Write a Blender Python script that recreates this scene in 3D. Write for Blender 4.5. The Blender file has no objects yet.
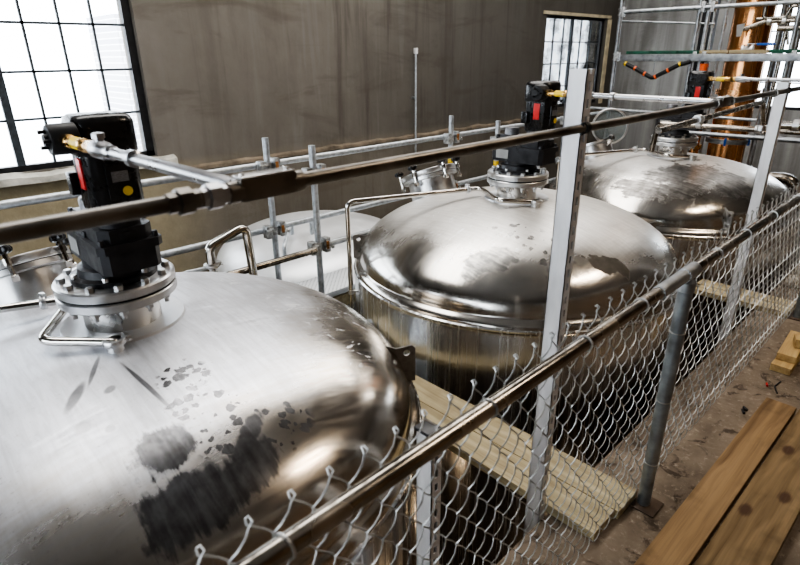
import bpy, bmesh, math, random
from mathutils import Vector, Matrix, noise as mnoise
random.seed(7)
D = bpy.data
SC = bpy.context.scene
COL = SC.collection
PI = math.pi
V = Vector

# ------------------------------------------------------------------ helpers
class MB:
    """collects shapes into one bmesh, builds one mesh object"""
    def __init__(s):
        s.b = bmesh.new()
    def _new(s, verts, faces):
        vs = [s.b.verts.new(v) for v in verts]
        for f in faces:
            try: s.b.faces.new([vs[i] for i in f])
            except ValueError: pass
        return vs
    def box(s, c, size, rot=None, bev=0.0):
        x, y, z = [k / 2 for k in size]
        co = [V((sx * x, sy * y, sz * z)) for sx in (-1, 1) for sy in (-1, 1) for sz in (-1, 1)]
        b2 = bmesh.new()
        vs = [b2.verts.new(v) for v in co]
        for f in ((0,1,3,2),(4,6,7,5),(0,4,5,1),(2,3,7,6),(0,2,6,4),(1,5,7,3)):
            b2.faces.new([vs[i] for i in f])
        if bev > 0:
            bmesh.ops.bevel(b2, geom=list(b2.edges), offset=bev, segments=2, affect='EDGES', profile=.6)
        M = Matrix.Translation(V(c)) @ (rot.to_4x4() if rot is not None else Matrix.Identity(4))
        b2.verts.ensure_lookup_table(); b2.verts.index_update()
        s._new([M @ v.co for v in b2.verts], [[v.index for v in f.verts] for f in b2.faces])
        b2.free(); return s
    def sweep(s, pts, r, seg=10, caps=True, closed=False):
        pts = [V(p) for p in pts]
        n = len(pts)
        rad = r if isinstance(r, (list, tuple)) else [r] * n
        t0 = (pts[1] - pts[0]).normalized()
        ref = V((0, 0, 1)) if abs(t0.z) < .9 else V((1, 0, 0))
        u = t0.cross(ref).normalized()
        verts = []; prev = t0
        for i in range(n):
            if closed: t = (pts[(i+1) % n] - pts[i-1]).normalized()
            elif i == 0: t = t0
            elif i == n-1: t = (pts[i] - pts[i-1]).normalized()
            else:
                t = ((pts[i+1]-pts[i]).normalized() + (pts[i]-pts[i-1]).normalized())
                t = t.normalized() if t.length > 1e-6 else prev
            ax = prev.cross(t)
            if ax.length > 1e-7:
                u = Matrix.Rotation(prev.angle(t), 3, ax.normalized()) @ u
            u = (u - t * u.dot(t)).normalized()
            w = t.cross(u)
            for k in range(seg):
                a = 2 * PI * k / seg
                verts.append(pts[i] + (u * math.cos(a) + w * math.sin(a)) * rad[i])
            prev = t
        faces = []
        m = n if closed else n - 1
        for i in range(m):
            j = (i + 1) % n
            for k in range(seg):
                l = (k + 1) % seg
                faces.append((i*seg+k, i*seg+l, j*seg+l, j*seg+k))
        if caps and not closed:
            faces.append(tuple(range(seg-1, -1, -1)))
            faces.append(tuple((n-1)*seg + k for k in range(seg)))
        s._new(verts, faces); return s
    def tube(s, pts, r, bend=0.0, seg=12, bs=6):
        return s.sweep(fillet(pts, bend, bs) if bend > 0 else pts, r, seg)
    def cyl(s, a, b, r, seg=20, r2=None):
        return s.sweep([a, b], [r, r if r2 is None else r2], seg)
    def lathe(s, prof, seg=48, M=None, fn=None):
        """prof: list (r,z); fn(angle)-> radius multiplier"""
        M = M or Matrix.Identity(4)
        verts = []; faces = []; idx = []
        for (r, z) in prof:
            if r < 1e-6:
                idx.append([len(verts)] * seg); verts.append(M @ V((0, 0, z)))
            else:
                row = []
                for k in range(seg):
                    a = 2 * PI * k / seg
                    q = r * (fn(a) if fn else 1)
                    row.append(len(verts)); verts.append(M @ V((q*math.cos(a), q*math.sin(a), z)))
                idx.append(row)
        for i in range(len(prof) - 1):
            for k in range(seg):
                l = (k + 1) % seg
                f = [idx[i][k], idx[i][l], idx[i+1][l], idx[i+1][k]]
                g = []
                for q in f:
                    if q not in g: g.append(q)
                if len(g) >= 3: faces.append(g)
        s._new(verts, faces); return s
    def prism(s, poly, h, M=None):
        """poly list of (x,y) ccw extruded in z by h"""
        M = M or Matrix.Identity(4)
        n = len(poly)
        vs = [M @ V((x, y, 0)) for x, y in poly] + [M @ V((x, y, h)) for x, y in poly]
        fs = [tuple(range(n-1, -1, -1)), tuple(range(n, 2*n))]
        for i in range(n):
            j = (i+1) % n
            fs.append((i, j, n+j, n+i))
        s._new(vs, fs); return s
    def hexbolt(s, c, r, h, ax=V((0,0,1))):
        M = frame(c, ax)
        s.lathe([(0, 0), (r, 0), (r, h*.85), (r*.85, h), (0, h)], 6, M); return s
    def build(s, name, mat, parent=None, origin=(0, 0, 0), smooth=True, angle=35):
        o_ = V(origin)
        bmesh.ops.recalc_face_normals(s.b, faces=list(s.b.faces))
        me = D.meshes.new(name)
        if o_.length > 0: bmesh.ops.translate(s.b, verts=list(s.b.verts), vec=-o_)
        s.b.to_mesh(me); s.b.free()
        if smooth:
            for p in me.polygons: p.use_smooth = True
            me.set_sharp_from_angle(angle=math.radians(angle))
        me.materials.append(mat)
        o = D.objects.new(name, me); COL.objects.link(o)
        if parent is not None: o.parent = parent
        if o_.length > 0 and parent is None: o.location = o_
        return o

def frame(c, ax):
    ax = V(ax).normalized()
    q = V((0, 0, 1)).rotation_difference(ax)
    return Matrix.Translation(V(c)) @ q.to_matrix().to_4x4()

def fillet(pts, r, n=6):
    pts = [V(p) for p in pts]
    out = [pts[0]]
    for i in range(1, len(pts)-1):
        a, b, c = pts[i-1], pts[i], pts[i+1]
        d1 = (a-b).normalized(); d2 = (c-b).normalized()
        ang = d1.angle(d2)
        if ang > PI - .02: out.append(b); continue
        t = r / math.tan(ang/2)
        t = min(t, (a-b).length*.49, (c-b).length*.49)
        p1 = b + d1*t; p2 = b + d2*t
        for k in range(n+1):
            u = k/n
            # quadratic approximates the arc
            out.append(p1*(1-u)**2 + b*2*u*(1-u)*.98 + p2*u*u + b*0.02*2*u*(1-u))
    out.append(pts[-1])
    return out

def tag(o, label=None, cat=None, group=None, kind=None):
    if label: o['label'] = label
    if cat: o['category'] = cat
    if group: o['group'] = group
    if kind: o['kind'] = kind
    return o
def thing(name, label, cat, loc=(0, 0, 0), group=None):
    o = D.objects.new(name, None); COL.objects.link(o); o.location = loc
    o.empty_display_size = .1
    return tag(o, label, cat, group)
def struct(o): o['kind'] = 'structure'; return o
def plabel(o, t): o['label'] = t; return o

# ------------------------------------------------------------------ materials
class NT:
    def __init__(s, name):
        s.m = D.materials.new(name); s.m.use_nodes = True
        s.t = s.m.node_tree; s.t.nodes.clear()
        s.out = s.n('ShaderNodeOutputMaterial')
    def n(s, typ, **kw):
        nd = s.t.nodes.new(typ)
        for k, v in kw.items(): setattr(nd, k, v)
        return nd
    def l(s, a, b): s.t.links.new(a, b)
    def setin(s, nd, key, v):
        if hasattr(v, 'is_output'): s.l(v, nd.inputs[key])
        elif v is not None: nd.inputs[key].default_value = v
    def obj(s): return s.n('ShaderNodeTexCoord').outputs['Object']
    def mapping(s, vec, scale=(1,1,1), loc=(0,0,0), rot=(0,0,0)):
        m = s.n('ShaderNodeMapping'); s.l(vec, m.inputs[0])
        m.inputs['Scale'].default_value = scale; m.inputs['Location'].default_value = loc; m.inputs['Rotation'].default_value = rot
        return m.outputs[0]
    def noise(s, vec, scale=5, detail=4, rough=.55, dist=0.0, col=False):
        n = s.n('ShaderNodeTexNoise'); s.l(vec, n.inputs['Vector'])
        n.inputs['Scale'].default_value = scale; n.inputs['Detail'].default_value = detail
        n.inputs['Roughness'].default_value = rough; n.inputs['Distortion'].default_value = dist
        return n.outputs['Color' if col else 'Fac']
    def ramp(s, fac, stops, interp='LINEAR'):
        r = s.n('ShaderNodeValToRGB'); r.color_ramp.interpolation = interp
        e = r.color_ramp.elements
        while len(e) < len(stops): e.new(.5)
        for i, (p, c) in enumerate(stops):
            e[i].position = p
            e[i].color = (c, c, c, 1) if isinstance(c, (int, float)) else (*c, 1)
        s.l(fac, r.inputs[0]); return r.outputs[0]
    def mix(s, fac, a, b, blend='MIX'):
        m = s.n('ShaderNodeMix', data_type='RGBA', blend_type=blend)
        s.setin(m, 0, fac)
        for i, v in ((6, a), (7, b)):
            if hasattr(v, 'is_output'): s.l(v, m.inputs[i])
            else: m.inputs[i].default_value = (*v, 1) if not isinstance(v, (int, float)) else (v, v, v, 1)
        return m.outputs[2]
    def math(s, op, a, b=None, c=None, clamp=False):
        m = s.n('ShaderNodeMath', operation=op, use_clamp=clamp)
        s.setin(m, 0, a); s.setin(m, 1, b)
        if c is not None: s.setin(m, 2, c)
        return m.outputs[0]
    def vmath(s, op, a, b=None):
        m = s.n('ShaderNodeVectorMath', operation=op)
        s.setin(m, 0, a)
        if b is not None: s.setin(m, 1, b)
        return m
    def mr(s, v, a, b, c=0., d=1., smooth=True):
        m = s.n('ShaderNodeMapRange'); m.interpolation_type = 'SMOOTHSTEP' if smooth else 'LINEAR'
        s.setin(m, 0, v)
        for i, q in enumerate((a, b, c, d)): m.inputs[1+i].default_value = q
        return m.outputs[0]
    def bump(s, h, strength=.3, dist=.01):
        b = s.n('ShaderNodeBump'); b.inputs['Strength'].default_value = strength; b.inputs['Distance'].default_value = dist
        s.l(h, b.inputs['Height']); return b.outputs[0]
    def bsdf(s, col, rough=.5, metal=0., normal=None, spec=None, aniso=None):
        p = s.n('ShaderNodeBsdfPrincipled')
        if hasattr(col, 'is_output'): s.l(col, p.inputs['Base Color'])
        else: p.inputs['Base Color'].default_value = (*col, 1)
        s.setin(p, 'Roughness', rough); s.setin(p, 'Metallic', metal)
        if normal is not None: s.l(normal, p.inputs['Normal'])
        if spec is not None: p.inputs['Specular IOR Level'].default_value = spec
        s.l(p.outputs[0], s.out.inputs[0]); s.p = p
        return s.m

def simple(name, col, rough=.5, metal=0., var=.15, scale=20, stretch=(1,1,1), bump=0.0, spec=None):
    t = NT(name); v = t.mapping(t.obj(), stretch)
    n = t.noise(v, scale, 4)
    c2 = tuple(k*(1-var*1.6) for k in col); c3 = tuple(min(1, k*(1+var)) for k in col)
    c = t.ramp(n, [(.3, c2), (.7, c3)])
    r = t.mr(n, .3, .7, max(.03, rough-.08), rough+.08)
    nm = t.bump(n, bump, .004) if bump else None
    return t.bsdf(c, r, metal, nm, spec)

M = {}
M['steel'] = simple('polished_steel', (.60, .58, .55), .16, 1., .12, 8)
M['steel_brushed'] = simple('brushed_steel', (.64, .63, .61), .27, 1., .06, 6)
M['steel_satin'] = simple('satin_steel', (.66, .66, .66), .36, 1., .10, 12)
M['steel_dark'] = simple('dark_steel_pipe', (.34, .31, .27), .24, 1., .35, 9)
M['conduit'] = simple('conduit_steel', (.235, .22, .20), .36, 1., .4, 7)
M['conduit_light'] = simple('galvanised_conduit', (.44, .44, .45), .32, 1., .15, 10)
M['galv'] = simple('galvanised_tube', (.40, .42, .44), .42, .85, .25, 14)
M['galv_pale'] = simple('pale_galvanised_tube', (.52, .55, .58), .45, .7, .2, 25)
M['galv_wire'] = simple('galvanised_wire', (.50, .50, .49), .36, .75, .2, 20)
M['strut'] = simple('strut_channel_steel', (.72, .71, .71), .42, .35, .12, 16, (1, 1, .3))
M['coupler'] = simple('scaffold_coupler_steel', (.50, .51, .51), .45, .8, .35, 40)
M['post_galv'] = simple('dull_post_steel', (.33, .36, .38), .40, .8, .25, 12)
M['rust_dark'] = simple('dark_rusty_plate', (.10, .07, .05), .7, .3, .3, 15)
M['steel_rail'] = simple('rail_steel', (.40, .37, .33), .25, 1., .3, 6)
M['rust'] = simple('rusty_steel', (.42, .20, .07), .7, .3, .4, 40)
M['black'] = simple('black_enamel', (.012, .012, .013), .28, 0., .3, 20, spec=.6)
M['black_matt'] = simple('matt_black_rubber', (.016, .016, .017), .55, 0., .3, 20)
M['charcoal'] = simple('charcoal_paint', (.022, .022, .025), .42, 0., .3, 20)
M['brass'] = simple('brass', (.62, .40, .16), .28, 1., .2, 20)
M['yellow'] = simple('yellow_tape', (.80, .56, .03), .45, 0., .1, 20)
M['red'] = simple('red_label', (.60, .035, .03), .4, 0., .12, 20)
M['orange'] = simple('orange_plastic', (.85, .16, .04), .4, 0., .1, 20)
M['white'] = simple('white_plate', (.75, .75, .75), .45, 0., .08, 20)
M['plate'] = simple('grey_nameplate', (.24, .24, .25), .4, .5, .3, 120, (1, 1, 4))
M['dark_plate'] = simple('dark_nameplate', (.05, .05, .052), .35, .5, .9, 160, (1, 1, 4))
M['blue'] = simple('blue_grip', (.01, .09, .42), .4, 0., .1, 20)
M['green'] = simple('green_paint', (.01, .085, .05), .5, 0., .3, 8)
M['glove'] = simple('grey_tag', (.33, .33, .32), .6, 0., .1, 8)
M['red_dark'] = simple('dark_red_plastic', (.35, .03, .02), .4, 0., .2, 20)

def wood(name, light, dark, knots=0.0, along='y', scale=1.0, kcol=(.07,.035,.02), dirt=.4):
    t = NT(name); o = t.obj()
    info = t.n('ShaderNodeObjectInfo').outputs['Random']
    off = t.vmath('ADD', o, None); cv = t.n('ShaderNodeCombineXYZ')
    t.l(t.math('MULTIPLY', info, 37.), cv.inputs[0]); t.l(t.math('MULTIPLY', info, 91.), cv.inputs[1]); t.l(cv.outputs[0], off.inputs[1])
    v0 = off.outputs[0]
    st = (1, .07, 1) if along == 'y' else (.07, 1, 1)
    v = t.mapping(v0, st)
    warp = t.noise(t.mapping(v0, (2, .6, 2) if along == 'y' else (.6, 2, 2)), 2.2, 2)
    gm = t.vmath('ADD', t.mapping(v0, (22, .55, 22) if along == 'y' else (.55, 22, 22)), None)
    cw = t.n('ShaderNodeCombineXYZ'); wv = t.math('MULTIPLY', warp, 3.)
    t.l(wv, cw.inputs[0]); t.l(wv, cw.inputs[1]); t.l(cw.outputs[0], gm.inputs[1])
    g = t.noise(gm.outputs[0], 1.0*scale, 3, .55)
    fine = t.noise(t.mapping(v0, (90, 2, 90) if along == 'y' else (2, 90, 90)), 2, 4)
    f = t.math('ADD', t.math('MULTIPLY', g, .75), t.math('MULTIPLY', fine, .3))
    c = t.ramp(f, [(.38, dark), (.66, light)])
    blot = t.noise(v0, 5, 5)
    c = t.mix(t.mr(blot, .48, .75, 0, dirt), c, tuple(k*.45 for k in dark))
    if knots > 0:
        vo = t.n('ShaderNodeTexVoronoi', voronoi_dimensions='2D'); vo.inputs['Scale'].default_value = knots
        vo.inputs['Randomness'].default_value = 1
        t.l(t.mapping(v0, (1, .55, .05) if along == 'y' else (.55, 1, .05)), vo.inputs['Vector'])
        k = t.mr(t.math('ADD', vo.outputs['Distance'], t.math('MULTIPLY', fine, .06)), 0.09, .17, 1, 0)
        c = t.mix(t.math('MULTIPLY', k, .9), c, kcol)
    return t.bsdf(c, t.mr(fine, .3, .7, .55, .8), 0., t.bump(f, .25, .003), .3)
M['plank_pale'] = wood('pale_treated_lumber', (.50, .435, .29), (.27, .215, .125), 0, 'y', 1.0, dirt=.3)
M['plank_brown'] = wood('weathered_brown_plank', (.32, .215, .115), (.15, .09, .045), 4.2, 'x', 1.0, dirt=.5)
M['plank_grey'] = wood('weathered_grey_plank', (.27, .19, .105), (.13, .085, .042), 4.6, 'x', 1.0, dirt=.5)
M['block_wood'] = wood('pine_offcut', (.55, .40, .20), (.38, .25, .11), 0, 'x', 1.2, dirt=.3)

# dome steel: a dusty white film over mirror steel; wiped and wet patches show the mirror below
def patch_mask(t, o, plist, amp, nscale):
    """1 inside the union of ragged ellipses (x,y,rx,ry,deg)"""
    nz = t.noise(o, nscale, 5, .6)
    wob = t.math('MULTIPLY', t.math('SUBTRACT', nz, .5), amp)
    acc = None
    for (x, y, rx, ry, dg) in plist:
        m = t.n('ShaderNodeMapping', vector_type='TEXTURE')
        t.l(o, m.inputs[0])
        m.inputs['Location'].default_value = (x, y, 0); m.inputs['Rotation'].default_value = (0, 0, math.radians(dg))
        m.inputs['Scale'].default_value = (rx, ry, 1000)
        ln = t.vmath('LENGTH', m.outputs[0]).outputs['Value']
        acc = ln if acc is None else t.math('MINIMUM', acc, ln)
    return t.math('ADD', acc, wob)
def dome_steel(name, wet=None, chips=None, stains=None, drips=None, dkc=((.05, .05, .052), (.20, .20, .21)), cs=30, film=(.74, .75, .77), film2=(.50, .50, .52),
               base=(.50, .48, .45), rim=(.80, 1.12), front_dir=None, front_gain=0., wet_rough=.26, smear=1.0, keep=.5, smear_at=None):
    t = NT(name); o = t.obj()
    sep = t.n('ShaderNodeSeparateXYZ'); t.l(o, sep.inputs[0])
    flat = t.n('ShaderNodeCombineXYZ'); t.l(sep.outputs[0], flat.inputs[0]); t.l(sep.outputs[1], flat.inputs[1])
    fo = flat.outputs[0]
    r = t.vmath('LENGTH', fo).outputs['Value']
    big = t.noise(fo, 2.6, 6, .62)
    scr = t.noise(t.mapping(fo, (14, 1.6, 1), rot=(0, 0, .6)), 3, 5, .65, .4)
    scr2 = t.noise(t.mapping(fo, (2, 16, 1), rot=(0, 0, -.35)), 3, 5, .65, .4)
    # film fades to bare steel near the shoulder
    rr = t.math('ADD', r, t.math('MULTIPLY', t.math('SUBTRACT', big, .5), .6))
    rr = t.math('ADD', rr, t.math('MULTIPLY', t.math('SUBTRACT', scr2, .5), .35))
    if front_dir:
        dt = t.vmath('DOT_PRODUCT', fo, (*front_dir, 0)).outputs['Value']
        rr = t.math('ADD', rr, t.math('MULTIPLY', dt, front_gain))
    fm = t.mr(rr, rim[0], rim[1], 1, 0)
    # torn pale smears left by the dried film
    sm = t.noise(t.mapping(fo, (3, 6, 1), rot=(0, 0, -.4)), 3.0, 6, .7, 1.0)
    ss = t.math('MULTIPLY', t.mr(sm, .60, .625, 0, 1), t.math('MULTIPLY', t.math('MULTIPLY', t.mr(r, .25, .6, 0, 1), t.mr(r, .9, 1.08, 1, 0)), smear))
    if smear_at:
        ss = t.math('MULTIPLY', ss, t.mr(patch_mask(t, fo, smear_at, .6, 4), .7, 1.1, 1, .12))
    dark = None
    if wet:
        pm = patch_mask(t, fo, wet, 1.5, 8)
        pm = t.math('ADD', pm, t.math('MULTIPLY', t.math('SUBTRACT', scr, .5), .9))
        dark = t.mr(pm, .70, 1.0, 1, 0)
    if drips:
        pm = patch_mask(t, fo, drips, .5, 9)
        dd = t.math('MULTIPLY', t.mr(pm, .6, 1.05, 1, 0), .75)
        dark = dd if dark is None else t.math('MAXIMUM', dark, dd)
    if chips:
        pm = patch_mask(t, fo, chips, .8, 6)
        nv = t.noise(fo, 38, 2, .5, 0., True)
        wv = t.vmath('ADD', fo, None); wv2 = t.vmath('SCALE', nv, None); wv2.inputs['Scale'].default_value = .030
        t.l(wv2.outputs[0], wv.inputs[1])
        vo = t.n('ShaderNodeTexVoronoi'); vo.inputs['Scale'].default_value = cs; t.l(wv.outputs[0], vo.inputs['Vector'])
        sc = t.n('ShaderNodeSeparateColor'); t.l(vo.outputs['Color'], sc.inputs[0])
        thr = t.math('ADD', .12, t.math('MULTIPLY', sc.outputs[1], .55))
        cm = t.mr(t.math('SUBTRACT', vo.outputs['Distance'], thr), -.05, .02, 1, 0)
        cm = t.math('MULTIPLY', cm, t.math('GREATER_THAN', sc.outputs[0], keep))
        cm = t.math('MULTIPLY', cm, t.mr(pm, .8, 1.05, 1, 0))
        dark = cm if dark is None else t.math('MAXIMUM', dark, cm)
    fcol = t.mix(t.math('MULTIPLY', t.mr(scr, .35, .7, 0, 1), .55), film, film2)
    fcol = t.mix(t.mr(big, .45, .68, 0, .6), fcol, film2)
    col = t.mix(fm, base, fcol)
    col = t.mix(t.math('MULTIPLY', ss, .75), col, (.86, .87, .89))
    fm = t.math('MAXIMUM', fm, t.math('MULTIPLY', ss, .8))
    rough = t.mr(fm, 0, 1, .18, .42, False)
    rough = t.math('ADD', rough, t.mr(scr2, .3, .7, -.05, .07))
    metal = t.mr(fm, 0, 1, 1.0, .62, False)
    if dark is not None:
        dn = t.noise(fo, 14, 5, .65)
        dk = t.mix(t.mr(t.math('ADD', t.math('MULTIPLY', dn, .5), t.math('MULTIPLY', scr, .5)), .35, .65, 0, 1), *dkc)
        col = t.mix(t.math('MULTIPLY', dark, .9), col, dk)
        inv = t.math('SUBTRACT', 1., dark)
        rough = t.math('ADD', t.math('MULTIPLY', rough, inv), t.math('MULTIPLY', dark, wet_rough))
        metal = t.math('ADD', t.math('MULTIPLY', metal, inv), t.math('MULTIPLY', dark, .9))
    if stains:
        pm = patch_mask(t, fo, stains, 1.3, 13)
        smk = t.mr(pm, .88, .98, 1, 0)
        sn = t.noise(fo, 22, 4)
        col = t.mix(smk, col, t.mix(sn, (.02, .016, .012), (.13, .115, .095)))
        metal = t.math('MULTIPLY', metal, t.math('SUBTRACT', 1., t.math('MULTIPLY', smk, .8)))
        rough = t.math('MAXIMUM', rough, t.math('MULTIPLY', smk, .5))
    fleck = t.noise(t.mapping(fo, (1, 1.6, 1)), 70, 3, .6)
    col = t.mix(t.mr(fleck, .62, .70, 0, .30), col, (.22, .21, .20))
    h = t.noise(fo, 3.0, 2)
    return t.bsdf(col, rough, metal, t.bump(h, .12, .03))

def shell_steel(name):
    t = NT(name); o = t.obj()
    v = t.mapping(o, (14, 14, .25))
    n = t.noise(v, 3, 4, .6)
    big = t.noise(t.mapping(o, (3, 3, .5)), 2, 2)
    c = t.ramp(n, [(.3, (.56, .565, .57)), (.7, (.74, .745, .75))])
    rr = t.mr(n, .3, .7, .17, .30)
    return t.bsdf(c, rr, 1., t.bump(big, .25, .05))
M['shell'] = shell_steel('rolled_steel_shell')

def copper():
    t = NT('copper_sheet'); o = t.obj()
    n = t.noise(t.mapping(o, (9, 9, .12)), 2.2, 2, .5)
    c = t.ramp(n, [(.3, (.62, .27, .10)), (.7, (.92, .56, .30))])
    return t.bsdf(c, t.mr(n, .3, .7, .2, .3), 1., t.bump(n, .12, .03))
M['copper'] = copper()

def wall_mat():
    t = NT('grey_brown_render_wall'); o = t.obj()
    sep = t.n('ShaderNodeSeparateXYZ'); t.l(o, sep.inputs[0])
    n1 = t.noise(o, .55, 5, .6)
    streak = t.noise(t.mapping(o, (2.2, 2.2, .14)), 1.6, 6, .62, .6)
    fine = t.noise(o, 22, 5, .65)
    band = t.noise(t.mapping(o, (.35, .35, 1.3)), 1.8, 5, .6, .8)
    c = t.ramp(n1, [(.3, (.125, .112, .096)), (.7, (.205, .188, .165))])
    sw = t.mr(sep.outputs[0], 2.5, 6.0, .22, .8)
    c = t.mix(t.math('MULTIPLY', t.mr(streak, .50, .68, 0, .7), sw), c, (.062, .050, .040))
    c = t.mix(t.math('MULTIPLY', t.mr(streak, .47, .33, 0, .5), sw), c, (.23, .22, .205))
    c = t.mix(t.mr(band, .52, .68, 0, .45), c, (.095, .078, .060))
    c = t.mix(t.math('MULTIPLY', fine, .18), c, (.22, .20, .175))
    # greyer and darker to the right, sandy stone low on the left
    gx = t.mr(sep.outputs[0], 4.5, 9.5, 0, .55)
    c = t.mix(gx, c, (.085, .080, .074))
    low = t.math('MULTIPLY', t.mr(sep.outputs[2], .62, .50, 0, 1), t.mr(sep.outputs[0], 2.2, 3.6, 1, .12))
    st = t.noise(o, 5, 5, .6)
    c = t.mix(low, c, t.mix(st, (.22, .185, .12), (.46, .40, .28)))
    h = t.math('ADD', t.math('MULTIPLY', n1, .6), t.math('MULTIPLY', t.noise(o, 4, 5, .6), .6))
    return t.bsdf(c, .9, 0., t.bump(h, .7, .05), .2)
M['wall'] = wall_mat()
def wall_light():
    t = NT('pale_render_wall'); o = t.obj()
    streak = t.noise(t.mapping(o, (2.2, 2.2, .16)), 1.4, 5, .6, .5)
    n1 = t.noise(o, 1.2, 5)
    c = t.ramp(streak, [(.3, (.19, .185, .175)), (.7, (.42, .42, .41))])
    c = t.mix(t.mr(n1, .5, .75, 0, .5), c, (.50, .50, .49))
    br = t.noise(o, 9, 4, .6)
    return t.bsdf(c, .88, 0., t.bump(t.math('ADD', br, n1), .5, .04), .2)
M['wall_right'] = wall_light()
M['wall_dark'] = simple('dark_brick_wall', (.085, .070, .055), .85, 0., .35, 3)
M['wall_wood'] = simple('brown_timber_wall', (.22, .14, .075), .8, 0., .4, 2, (1, 1, .2))
M['ledge'] = simple('tan_ledge', (.24, .195, .145), .85, 0., .3, 5, bump=.5)
M['sill'] = simple('white_sill', (.60, .58, .52), .8, 0., .25, 6, bump=.4)
M['reveal'] = simple('cream_reveal', (.62, .54, .38), .8, 0., .2, 6)
M['frame'] = simple('black_window_frame', (.02, .02, .022), .5, 0., .3, 20)
M['muntin'] = simple('grey_muntin', (.055, .065, .075), .5, 0., .3, 20)
def concrete():
    t = NT('dirty_concrete'); o = t.obj()
    n = t.noise(o, 3.2, 6, .65); f = t.noise(o, 26, 5, .7); b = t.noise(o, 9, 4, .6, .8)
    c = t.ramp(n, [(.3, (.10, .076, .056)), (.7, (.25, .205, .16))])
    c = t.mix(t.mr(b, .55, .66, 0, .75), c, (.04, .029, .021))
    c = t.mix(t.mr(f, .52, .75, 0, .75), c, (.38, .33, .27))
    return t.bsdf(c, .85, 0., t.bump(t.math('ADD', f, b), .5, .008), .25)
M['floor'] = concrete()
M['lower_floor'] = simple('dark_lower_floor', (.10, .08, .06), .8, 0., .3, 3)
M['ceiling'] = simple('pale_ceiling', (.42, .41, .40), .9, 0., .15, 1.5)
def deck_mat():
    t = NT('perforated_aluminium_deck'); o = t.obj()
    sep = t.n('ShaderNodeSeparateXYZ'); t.l(o, sep.inputs[0])
    fx = t.math('SINE', t.math('MULTIPLY', sep.outputs[0], 2*PI/.042)); fy = t.math('SINE', t.math('MULTIPLY', sep.outputs[1], 2*PI/.042))
    d = t.mr(t.math('MULTIPLY', fx, fy), .55, .75, 0, 1)
    nrm = t.n('ShaderNodeNewGeometry').outputs['Normal']
    s2 = t.n('ShaderNodeSeparateXYZ'); t.l(nrm, s2.inputs[0])
    d = t.math('MULTIPLY', d, t.mr(s2.outputs[2], .8, .9, 0, 1))
    c = t.mix(d, (.78, .79, .80), (.30, .31, .32))
    return t.bsdf(c, .45, .4)
M['deck'] = deck_mat()
def glass():
    t = NT('window_glass')
    tr = t.n('ShaderNodeBsdfTransparent'); gl = t.n('ShaderNodeBsdfGlossy'); gl.inputs['Roughness'].default_value = .02
    fr = t.n('ShaderNodeFresnel'); fr.inputs['IOR'].default_value = 1.45
    nz = t.noise(t.obj(), 3, 2)
    tr.inputs[0].default_value = (.97, .985, .99, 1)
    mx = t.n('ShaderNodeMixShader')
    t.l(t.math('MULTIPLY', fr.outputs[0], t.mr(nz, .2, .8, .8, 1)), mx.inputs[0]); t.l(tr.outputs[0], mx.inputs[1]); t.l(gl.outputs[0], mx.inputs[2])
    t.l(mx.outputs[0], t.out.inputs[0]); return t.m
M['glass'] = glass()
def clear_disc():
    t = NT('scratched_clear_disc')
    tr = t.n('ShaderNodeBsdfTransparent'); gl = t.n('ShaderNodeBsdfGlossy'); gl.inputs['Roughness'].default_value = .12
    df = t.n('ShaderNodeBsdfDiffuse'); df.inputs[0].default_value = (.5, .55, .56, 1)
    tr.inputs[0].default_value = (.80, .85, .86, 1)
    nz = t.noise(t.obj(), 6, 4)
    a = t.n('ShaderNodeMixShader'); b = t.n('ShaderNodeMixShader')
    t.l(t.mr(nz, .3, .7, .08, .28), a.inputs[0]); t.l(tr.outputs[0], a.inputs[1]); t.l(df.outputs[0], a.inputs[2])
    b.inputs[0].default_value = .18; t.l(a.outputs[0], b.inputs[1]); t.l(gl.outputs[0], b.inputs[2])
    t.l(b.outputs[0], t.out.inputs[0]); return t.m
M['clear'] = clear_disc()
def facade():
    t = NT('pale_facade'); o = t.obj()
    b = t.n('ShaderNodeTexBrick'); t.l(t.mapping(o, (1, 1, 1), rot=(PI/2, 0, 0)), b.inputs[0])
    b.inputs['Color1'].default_value = (.42, .42, .46, 1); b.inputs['Color2'].default_value = (.5, .49, .50, 1); b.inputs['Mortar'].default_value = (.8, .8, .8, 1)
    b.inputs['Scale'].default_value = 1.2
    return t.bsdf(b.outputs[0], .9)
M['facade'] = facade()

# ------------------------------------------------------------------ camera
F_PX = 559.093
RIGHT = V((0.71497345, -0.69908759, -0.00946101)); DOWN = V((-0.27042141, -0.26403682, -0.92582764)); FWD = V((0.64473655, 0.66450064, -0.37782757))
cam = D.cameras.new('camera'); co = D.objects.new('camera', cam); COL.objects.link(co)
cam.sensor_fit = 'HORIZONTAL'; cam.sensor_width = 36; cam.lens = F_PX/800*36
cam.clip_start = .02; cam.clip_end = 200
mw = Matrix.Identity(4)
for i, ax in enumerate((RIGHT, -DOWN, -FWD)):
    for j in range(3): mw[j][i] = ax[j]
mw.translation = V((0, 0, 1.78)); co.matrix_world = mw
cam.dof.use_dof = True; cam.dof.focus_distance = 3.2; cam.dof.aperture_fstop = 4.0
SC.camera = co

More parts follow.
